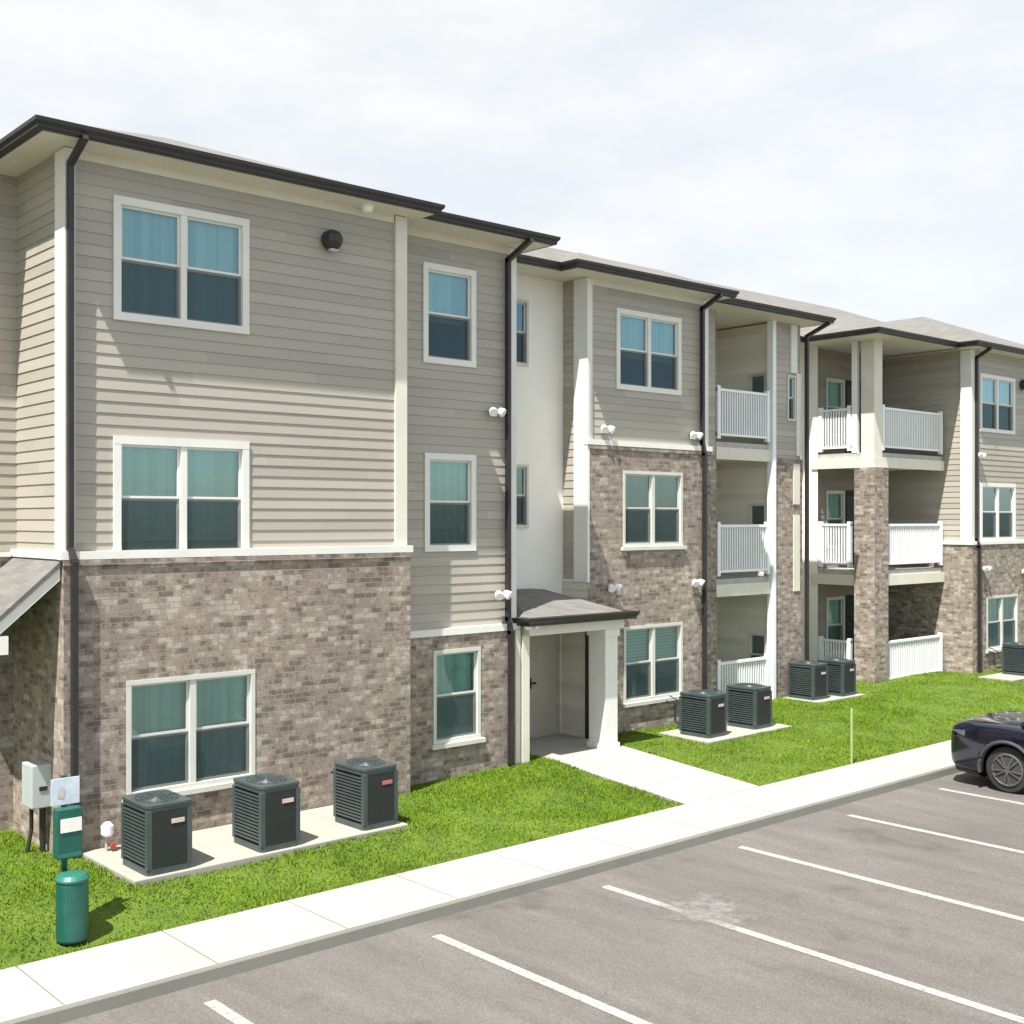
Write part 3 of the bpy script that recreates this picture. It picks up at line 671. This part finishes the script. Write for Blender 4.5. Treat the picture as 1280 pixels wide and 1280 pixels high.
# ------------------------------------------------------------------ AIR CONDITIONERS
MAT['acbody']=plain('dark_green_grey_enamel',(.050,.066,.066),.42,var=.15,sc=5)
MAT['acdark']=plain('dark_coil',(.012,.016,.015),.7,var=.3,sc=20)
MAT['badge']=plain('badge_metal',(.55,.42,.38),.4)
MAT['badge2']=plain('badge_red',(.40,.12,.12),.4)
def ac(w=.56,d=.72,h=.81):
    o=bpy.data.objects.new('air_conditioner',None); C.objects.link(o)
    def rr(w,d,r=.06,n=5):
        P=[]
        for cx,cy,a0 in ((w/2-r,d/2-r,0),(-w/2+r,d/2-r,90),(-w/2+r,-d/2+r,180),(w/2-r,-d/2+r,270)):
            for k in range(n+1): a=R(a0+90*k/n); P.append((cx+r*math.cos(a),cy+r*math.sin(a)))
        return P
    m=MB(); m.prism(rr(w-.07,d-.07),2,.06,h-.06); m.build('coil',MAT['acdark'],o,weld=True)
    m=MB(); m.prism(rr(w,d),2,0,.07); m.prism(rr(w,d),2,h-.08,h-.02)
    for sx in (-1,1):
        for sy in (-1,1): m.box(sx*(w/2)-(.06 if sx>0 else 0),sx*(w/2)+(.06 if sx<0 else 0),sy*(d/2)-(.06 if sy>0 else 0),sy*(d/2)+(.06 if sy<0 else 0),.07,h-.08)
    # louvres: left side full, front sparse
    k=.11
    while k<h-.1:
        m.box(-w/2+.004,-w/2+.018,-d/2+.05,d/2-.05,k,k+.022); m.box(w/2-.018,w/2-.004,-d/2+.05,d/2-.05,k,k+.022)
        m.box(-w/2+.05,w/2-.05,d/2-.018,d/2-.004,k,k+.022); k+=.043
    m.build('casing',MAT['acbody'],o)
    m=MB(); m.box(-w/2+.05,w/2-.05,-d/2+.002,-d/2+.03,.07,h-.08)
    q=m.build('front_panel',MAT['acdark'],o)
    m=MB(); m.box(.02,.18,-d/2-.008,-d/2+.001,h-.24,h-.19); m.build('badge',MAT['badge'],o)
    m=MB(); m.prism(rr(w+.02,d+.02,.07),2,h-.03,h); 
    for r_ in (.06,.12,.18,.24):
        P=[(r_*math.cos(2*math.pi*j/24),r_*math.sin(2*math.pi*j/24)*1.15,h+.018) for j in range(25)]; m.tube(P,.005,5,False)
    for j in range(8):
        a=math.pi*j/4; m.bar((.03*math.cos(a),.03*math.sin(a),h+.02),(.25*math.cos(a),.28*math.sin(a),h+.016),.008)
    m.build('fan_guard',MAT['acbody'],o)
    m=MB(); m.tube([(.12,d/2-.02,.18),(.12,d/2+.12,.14),(.12,d/2+.34,.10),(.10,d/2+.40,.16),(.10,d/2+.42,.50),(.10,d/2+.62,.52)],.022,8); m.tube([(.18,d/2-.02,.24),(.20,d/2+.2,.20),(.20,d/2+.40,.55),(.20,d/2+.62,.62)],.012,8)
    m.build('refrigerant_line',MAT['acdark'],o)
    return o
proto=ac()
AL=[(6.19,13.42,-4.12,'dark air conditioner nearest the camera, under the large ground floor window'),
    (7.66,13.42,-4.12,'dark air conditioner in the middle of the row of three on the long pad'),
    (9.20,13.45,-4.12,'dark air conditioner with reddish badge, right end of the row of three'),
    (17.98,14.83,-4.16,'dark air conditioner in front of the brick just right of the entry path'),
    (19.42,14.83,-4.16,'dark air conditioner in front of the first white balcony railing'),
    (23.42,16.2,-4.14,'far dark air conditioner in front of brick, left and partly hidden of a close pair'),
    (24.42,16.1,-4.14,'far dark air conditioner at the fourth downspout, right and front of a close pair'),
    (31.2,14.9,-4.14,'dark air conditioner at the right edge beyond the last downspout')]
for i,(x,y,z,lb) in enumerate(AL):
    o=proto if i==0 else copy_tree(proto); o.location=(x,y,z); o.rotation_euler=(0,0,R(random.uniform(-2,2)))
    o['label']=lb; o['category']='air conditioner'; o['group']='air conditioners along the building'
    if i==2:
        for c in o.children:
            if c.name.startswith('badge'): c.data=c.data.copy(); c.data.materials[0]=MAT['badge2']

# ------------------------------------------------------------------ PET WASTE STATION
MAT['green']=plain('green_powder_coat',(.008,.085,.062),.35,var=.15,sc=6)
MAT['green2']=plain('light_green_lid',(.018,.13,.09),.45,var=.1)
MAT['signw']=plain('pale_blue_sign',(.50,.56,.62),.3,var=.12,sc=14)
bx,by=4.74,12.27; bz=lz(bx,by)
st=thing('pet_waste_station','green pet waste station with round bin, bag dispenser and pale sign on the lawn','pet waste station',(bx,by,bz))
m=MB(); m.box(bx-.025,bx+.025,by+.20,by+.25,bz-.1,bz+1.68); m.build('post',MAT['green'],st)
m=MB(); m.tube([(bx,by,bz+.02),(bx,by,bz+.04),(bx,by,bz+.60),(bx,by,bz+.64)],[.152,.162,.162,.157],28); b_=m.build('bin',MAT['green'],st,smooth=False)
m=MB(); m.tube([(bx,by,bz+.64),(bx,by,bz+.66),(bx,by,bz+.70),(bx,by,bz+.72)],[.172,.172,.14,.05],28); m.build('lid',MAT['green2'],b_)
m=MB(); m.box(bx-.13,bx+.13,by+.06,by+.20,bz+.84,bz+1.36); d_=m.build('bag_dispenser',MAT['green'],st,bevel=.015)
m=MB(); m.box(bx-.10,bx+.12,by+.050,by+.058,bz+1.12,bz+1.26); m.build('instruction_label',MAT['trim'],d_)
m=MB(); m.box(bx-.12,bx+.12,by+.050,by+.058,bz+.86,bz+.90); m.build('bag_slot',MAT['green2'],d_)
m=MB(); m.box(bx-.15,bx+.15,by+.185,by+.198,bz+1.38,bz+1.66); s_=m.build('sign',MAT['signw'],st,bevel=.003)
m=MB(); m.poly([(bx-.09+.0,by+.182,bz+1.46),(bx-.02,by+.182,bz+1.44),(bx+.0,by+.182,bz+1.54),(bx-.06,by+.182,bz+1.58)]); m.build('sign_emblem',MAT['slabgrey'],s_)

# ------------------------------------------------------------------ METER BOX, PIPES, STAKE
ux,uy=5.54,15.0
u=thing('utility_box','pale grey electrical box with conduits on the side brick wall behind the bin','utility box',(ux,uy,-3.5))
m=MB(); m.box(ux-.25,ux,uy,uy+.36,-3.60,-3.06); m.build('box',MAT['greybox'],u,bevel=.015)
m=MB(); m.tube([(ux-.08,uy+.10,-3.60),(ux-.08,uy+.10,-4.25)],.035,10); m.tube([(ux-.17,uy+.24,-3.60),(ux-.17,uy+.24,-3.9),(ux-.25,uy+.2,-4.25)],.025,10); m.build('conduit',MAT['bronze'],u)
m=MB(); m.box(ux-.16,ux-.06,uy-.012,uy-.001,-3.38,-3.33); m.build('latch',MAT['bronze'],u)
gx,gy=6.0,14.42
gm=thing('gas_meter','small white capped gas meter with red valve left of the nearest air conditioner','gas meter',(gx,gy,-4.1))
m=MB(); m.tube([(gx,gy,-4.2),(gx,gy,-3.85)],.02,10); m.tube([(gx,gy,-3.85),(gx,gy+.15,-3.85)],.02,8); m.build('pipe',MAT['slabgrey'],gm)
m=MB(); m.tube([(gx,gy-.02,-3.93),(gx,gy-.02,-3.90),(gx,gy-.02,-3.80),(gx,gy-.02,-3.76)],[.05,.075,.075,.04],16); m.build('regulator_cap',MAT['lampwhite'],gm)
m=MB(); m.tube([(gx+.05,gy-.05,-4.05),(gx+.05,gy-.09,-4.05)],.035,12); m.build('valve_handle',MAT['red'],gm)
MAT['stake']=plain('faded_yellow_green_plastic',(.30,.36,.13),.7)
m=MB(); z0=lz(18.75,12.0); m.tube([(18.75,12.04,z0-.1),(18.75,12.04,z0+.95),(18.75,12.04,z0+1.0)],[.022,.022,.010],10); tag(m.build('marker_stake',MAT['stake']),'slim yellow green marker stake at the lawn edge by the sidewalk','marker stake')

# ------------------------------------------------------------------ SUV
MAT['navy']=plain('dark_navy_car_paint',(.003,.004,.012),.15,var=.1); 
nt=MAT['navy'].node_tree; nt.nodes['Principled BSDF'].inputs['Coat Weight'].default_value=1; nt.nodes['Principled BSDF'].inputs['Coat Roughness'].default_value=.04
MAT['carplastic']=plain('dark_grey_plastic',(.045,.043,.043),.6)
MAT['tyre']=plain('tyre_rubber',(.022,.022,.022),.85)
MAT['rim']=plain('satin_alloy',(.16,.16,.17),.35,metal=.6)
MAT['carglass']=plain('car_glass',(.01,.012,.014),.05)
MAT['lens']=plain('headlight_lens',(.09,.095,.10),.08)
cx,front=20.02,10.42; L=4.7
car=thing('parked_suv','dark navy suv parked nose in against the kerb at the right edge','car',(cx,front-L/2,ROAD))
def CP(x,y,z): return (cx+x,front-y,ROAD+z)   # y = distance behind nose
stn=[ # y, halfwidth low, halfwidth belt, z bottom, z belt, z top(centre)
 (0.00,.74,.72,.34,.84,.92),(.05,.85,.83,.28,.95,1.03),(.16,.91,.89,.24,1.02,1.10),(.38,.95,.925,.22,1.06,1.14),(.8,.96,.93,.22,1.07,1.16),(1.25,.96,.93,.22,1.08,1.17),(1.6,.96,.93,.22,1.05,1.10),
 (2.4,.96,.93,.22,1.06,1.08),(3.4,.96,.93,.22,1.07,1.09),(4.2,.95,.92,.25,1.07,1.09),(4.55,.90,.87,.30,1.02,1.05),(4.7,.80,.78,.42,.92,.96)]
mb=MB(); rings=[]
for y,wl,wb,zb,zbelt,zt in stn:
    half=[(0,zb),(wl*.75,zb),(wl*.97,zb+.06),(wl,zb+.22),(wl*1.0,(zb+zbelt)/2+.05),(wb*1.015,zbelt-.08),(wb*.975,zbelt),(wb*.90,zbelt+(zt-zbelt)*.45),(wb*.55,zt-.005),(0,zt)]
    ring=[CP(x,y,z) for x,z in half]+[CP(-x,y,z) for x,z in half[-2:0:-1]]
    rings.append(ring)
n=len(rings[0])
for r_ in rings: mb.v+=r_
for k in range(len(rings)-1):
    for j in range(n): j2=(j+1)%n; mb.f.append((k*n+j,k*n+j2,(k+1)*n+j2,(k+1)*n+j))
mb.f.append(tuple(range(n))); mb.f.append(tuple((len(rings)-1)*n+j for j in reversed(range(n))))
body=mb.build('body',MAT['navy'],car,weld=True)
sub=body.modifiers.new('s','SUBSURF'); sub.levels=2; sub.render_levels=2
cm=MB(); 
for y in (1.08,3.78): cm.tube([CP(-1.2,y,.38),CP(1.2,y,.38)],.44,40)
cut=cm.build('cut',MAT['carplastic'],weld=True)
bo=body.modifiers.new('b','BOOLEAN'); bo.object=cut; bo.operation='DIFFERENCE'; bo.solver='EXACT'
bpy.context.view_layer.update()
dg=bpy.context.evaluated_depsgraph_get(); me2=bpy.data.meshes.new_from_object(body.evaluated_get(dg)); body.modifiers.clear(); body.data=me2
for p in me2.polygons: p.use_smooth=True
bpy.data.objects.remove(cut)
# arches + sill plastic
for s in (-1,1):
    for y in (1.08,3.78):
        m=MB(); P=[CP(s*.955,y+.465*math.cos(a),.38+.465*math.sin(a)) for a in [R(-12+204*k/24) for k in range(25)]]; m.tube(P,.030,8); m.build('wheel_arch',MAT['carplastic'],car)
        wm=MB(); sx=s*.90
        wm.tube([CP(sx-s*.22,y,.38),CP(sx-s*.20,y,.38),CP(sx-s*.02,y,.38),CP(sx,y,.38)],[.35,.38,.38,.355],36)
        tw=wm.build('wheel',MAT['tyre'],car)
        rm=MB()
        P=[CP(sx+s*.004,y+.255*math.cos(2*math.pi*k/32),.38+.255*math.sin(2*math.pi*k/32)) for k in range(33)]; rm.tube(P,.018,8,False)
        rm.tube([CP(sx-s*.01,y,.38),CP(sx+s*.02,y,.38)],.05,16)
        for k in range(10):
            a=2*math.pi*k/10+(.12 if k%2 else -.12); a0=2*math.pi*(k//2*2+.5)/10
            rm.bar(CP(sx+s*.012,y+.04*math.cos(a),.38+.04*math.sin(a)),CP(sx+s*.004,y+.25*math.cos(a),.38+.25*math.sin(a)),.035,.02)
        rm.build('rim',MAT['rim'],tw)
        dm=MB(); dm.tube([CP(sx-s*.01,y,.38),CP(sx+s*.001,y,.38)],.24,28); dm.build('brake_disc',MAT['carplastic'],tw)
    m=MB(); m.box(cx+s*.94-.03,cx+s*.94+.03,front-3.25,front-1.4,ROAD+.22,ROAD+.36); m.build('sill_cladding',MAT['carplastic'],car,bevel=.01)
    hl=MB(); hl.poly([CP(s*.60,.0,.90),CP(s*.60,.0,.80),CP(s*.86,.09,.80),CP(s*.945,.34,.86),CP(s*.935,.34,.95),CP(s*.86,.09,.93)]); 
    h=hl.build('headlight',MAT['lens'],car); md=h.modifiers.new('s','SOLIDIFY'); md.thickness=.05; md.offset=0
    m=MB(); m.tube([CP(s*.97,1.85,1.12),CP(s*1.02,1.83,1.14),CP(s*1.16,1.80,1.16)],[.04,.09,.07],10); m.build('mirror',MAT['navy'],car)
    for y0,y1 in ((1.55,2.55),(2.58,3.5)):
        m=MB(); m.box(cx+s*.968-.008,cx+s*.968+.008,front-y0-.72,front-y0-.55,ROAD+.92,ROAD+.945); m.build('door_handle',MAT['carplastic'],car)
m=MB(); m.box(cx-.60,cx+.60,front-.05,front+.015,ROAD+.42,ROAD+.66); m.build('grille',MAT['carplastic'],car,bevel=.02)
m=MB(); m.prism([(front-.6,ROAD+.16),(front-.12,ROAD+.22),(front-.05,ROAD+.42),(front-.14,ROAD+.44)],0,cx-.78,cx+.78); m.build('bumper_cladding',MAT['carplastic'],car,bevel=.02)
# cabin
cs=[(1.25,.80,.80,1.10,1.12),(2.05,.86,.64,1.05,1.64),(2.6,.88,.67,1.05,1.70),(3.6,.88,.67,1.05,1.68),(4.25,.86,.62,1.05,1.58),(4.6,.80,.66,1.02,1.10)]
mb=MB(); k0=0
for y,wb,wt,z0,z1 in cs: mb.v+=[CP(-wb,y,z0),CP(-wt,y,z1),CP(wt,y,z1),CP(wb,y,z0)]
for k in range(len(cs)-1):
    for j in range(3): mb.f.append((k*4+j,k*4+j+1,(k+1)*4+j+1,(k+1)*4+j))
mb.f.append((0,1,2,3)); mb.f.append(tuple(20+j for j in (3,2,1,0)))
mb.build('glasshouse',MAT['carglass'],car,weld=True)
mb=MB()
mb.v=[]; rr_=[(2.0,.665,1.63),(2.6,.69,1.71),(3.6,.69,1.69),(4.3,.65,1.575)]
for y,w_,z in rr_: mb.v+=[CP(-w_,y,z-.03),CP(-w_*.9,y,z+.025),CP(0,y,z+.045),CP(w_*.9,y,z+.025),CP(w_,y,z-.03)]
for k in range(3):
    for j in range(4): mb.f.append((k*5+j,k*5+j+1,(k+1)*5+j+1,(k+1)*5+j))
mb.build('roof',MAT['navy'],car,weld=True,smooth=True)
for s in (-1,1):
    m=MB()
    for a,b in ((CP(s*.82,1.28,1.14),CP(s*.665,2.03,1.63)),(CP(s*.895,2.62,1.05),CP(s*.69,2.62,1.69)),(CP(s*.895,3.6,1.05),CP(s*.69,3.6,1.67)),(CP(s*.84,4.55,1.05),CP(s*.65,4.3,1.57))): m.bar(a,b,.06)
    m.build('pillar',MAT['navy'],car)
m=MB(); m.quad(CP(-.83,.30,1.0),CP(.83,.30,1.0),CP(.83,.302,1.0),CP(-.83,.302,1.0))

# ------------------------------------------------------------------ CAMERA
f=1489.; Xc=Vector((1690,0,-f)).normalized(); Yc=Vector((-1312,0,-f)); Yc=(Yc-Xc*Yc.dot(Xc)).normalized(); Zc=Xc.cross(Yc)
rot=Matrix((Xc,Yc,Zc)).to_4x4()
cd=bpy.data.cameras.new('camera'); co_=bpy.data.objects.new('camera',cd); C.objects.link(co_)
co_.matrix_world=rot; cd.sensor_width=36; cd.lens=36*f/1280; cd.shift_y=9/1280; cd.clip_start=.1; cd.clip_end=3000
S.camera=co_

# ------------------------------------------------------------------ LIGHT
v=Vector((.48,.195,-1)).normalized()
sl=bpy.data.lights.new('sun','SUN'); sl.energy=3.75; sl.angle=R(.5); sl.color=(1,.97,.92)
so=bpy.data.objects.new('sun',sl); C.objects.link(so); so.rotation_euler=v.to_track_quat('-Z','Y').to_euler(); so.location=(-10,-5,30)
W=bpy.data.worlds.new('World'); S.world=W; W.use_nodes=True; nt=W.node_tree; bg=nt.nodes['Background']
sk=nt.nodes.new('ShaderNodeTexSky'); sk.sky_type='NISHITA'; sk.sun_disc=False
to=-v; sk.sun_elevation=math.asin(to.z); sk.sun_rotation=math.atan2(to.x,to.y); sk.dust_density=.8; sk.ozone_density=3; sk.air_density=1.0
tc=nt.nodes.new('ShaderNodeTexCoord')
mp=nt.nodes.new('ShaderNodeMapping'); mp.inputs['Scale'].default_value=(1.0,1.0,2.6); nt.links.new(tc.outputs['Generated'],mp.inputs[0])
n1=noise(nt,1.7,6,.55,mp.outputs[0]); n2=noise(nt,4.5,5,.6,mp.outputs[0])
fm=M(nt,'ADD',M(nt,'MULTIPLY',n1,.7),M(nt,'MULTIPLY',n2,.3))
fac=ramp(nt,fm,[(.30,(.80,.80,.80)),(.46,(.94,.94,.94)),(.60,(1,1,1))])
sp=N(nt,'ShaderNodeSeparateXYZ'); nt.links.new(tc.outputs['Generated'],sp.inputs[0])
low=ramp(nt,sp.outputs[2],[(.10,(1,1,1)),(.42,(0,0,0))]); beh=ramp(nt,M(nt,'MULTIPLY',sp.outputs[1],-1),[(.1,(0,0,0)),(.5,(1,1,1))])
gap=M(nt,'SUBTRACT',1.0,M(nt,'MULTIPLY',M(nt,'MULTIPLY',low,beh),.85))  # unseen low cloud gap added behind the camera so panes reflect blue
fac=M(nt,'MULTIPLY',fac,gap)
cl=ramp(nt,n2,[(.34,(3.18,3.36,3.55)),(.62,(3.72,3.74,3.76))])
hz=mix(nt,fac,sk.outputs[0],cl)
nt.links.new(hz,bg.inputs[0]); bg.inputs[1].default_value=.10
S.view_settings.view_transform='Standard'; S.view_settings.look='None'; S.view_settings.exposure=1.40; S.view_settings.gamma=1
S.render.engine='CYCLES'; S.render.resolution_x=1024; S.render.resolution_y=1024
S.cycles.max_bounces=8; S.cycles.transparent_max_bounces=16
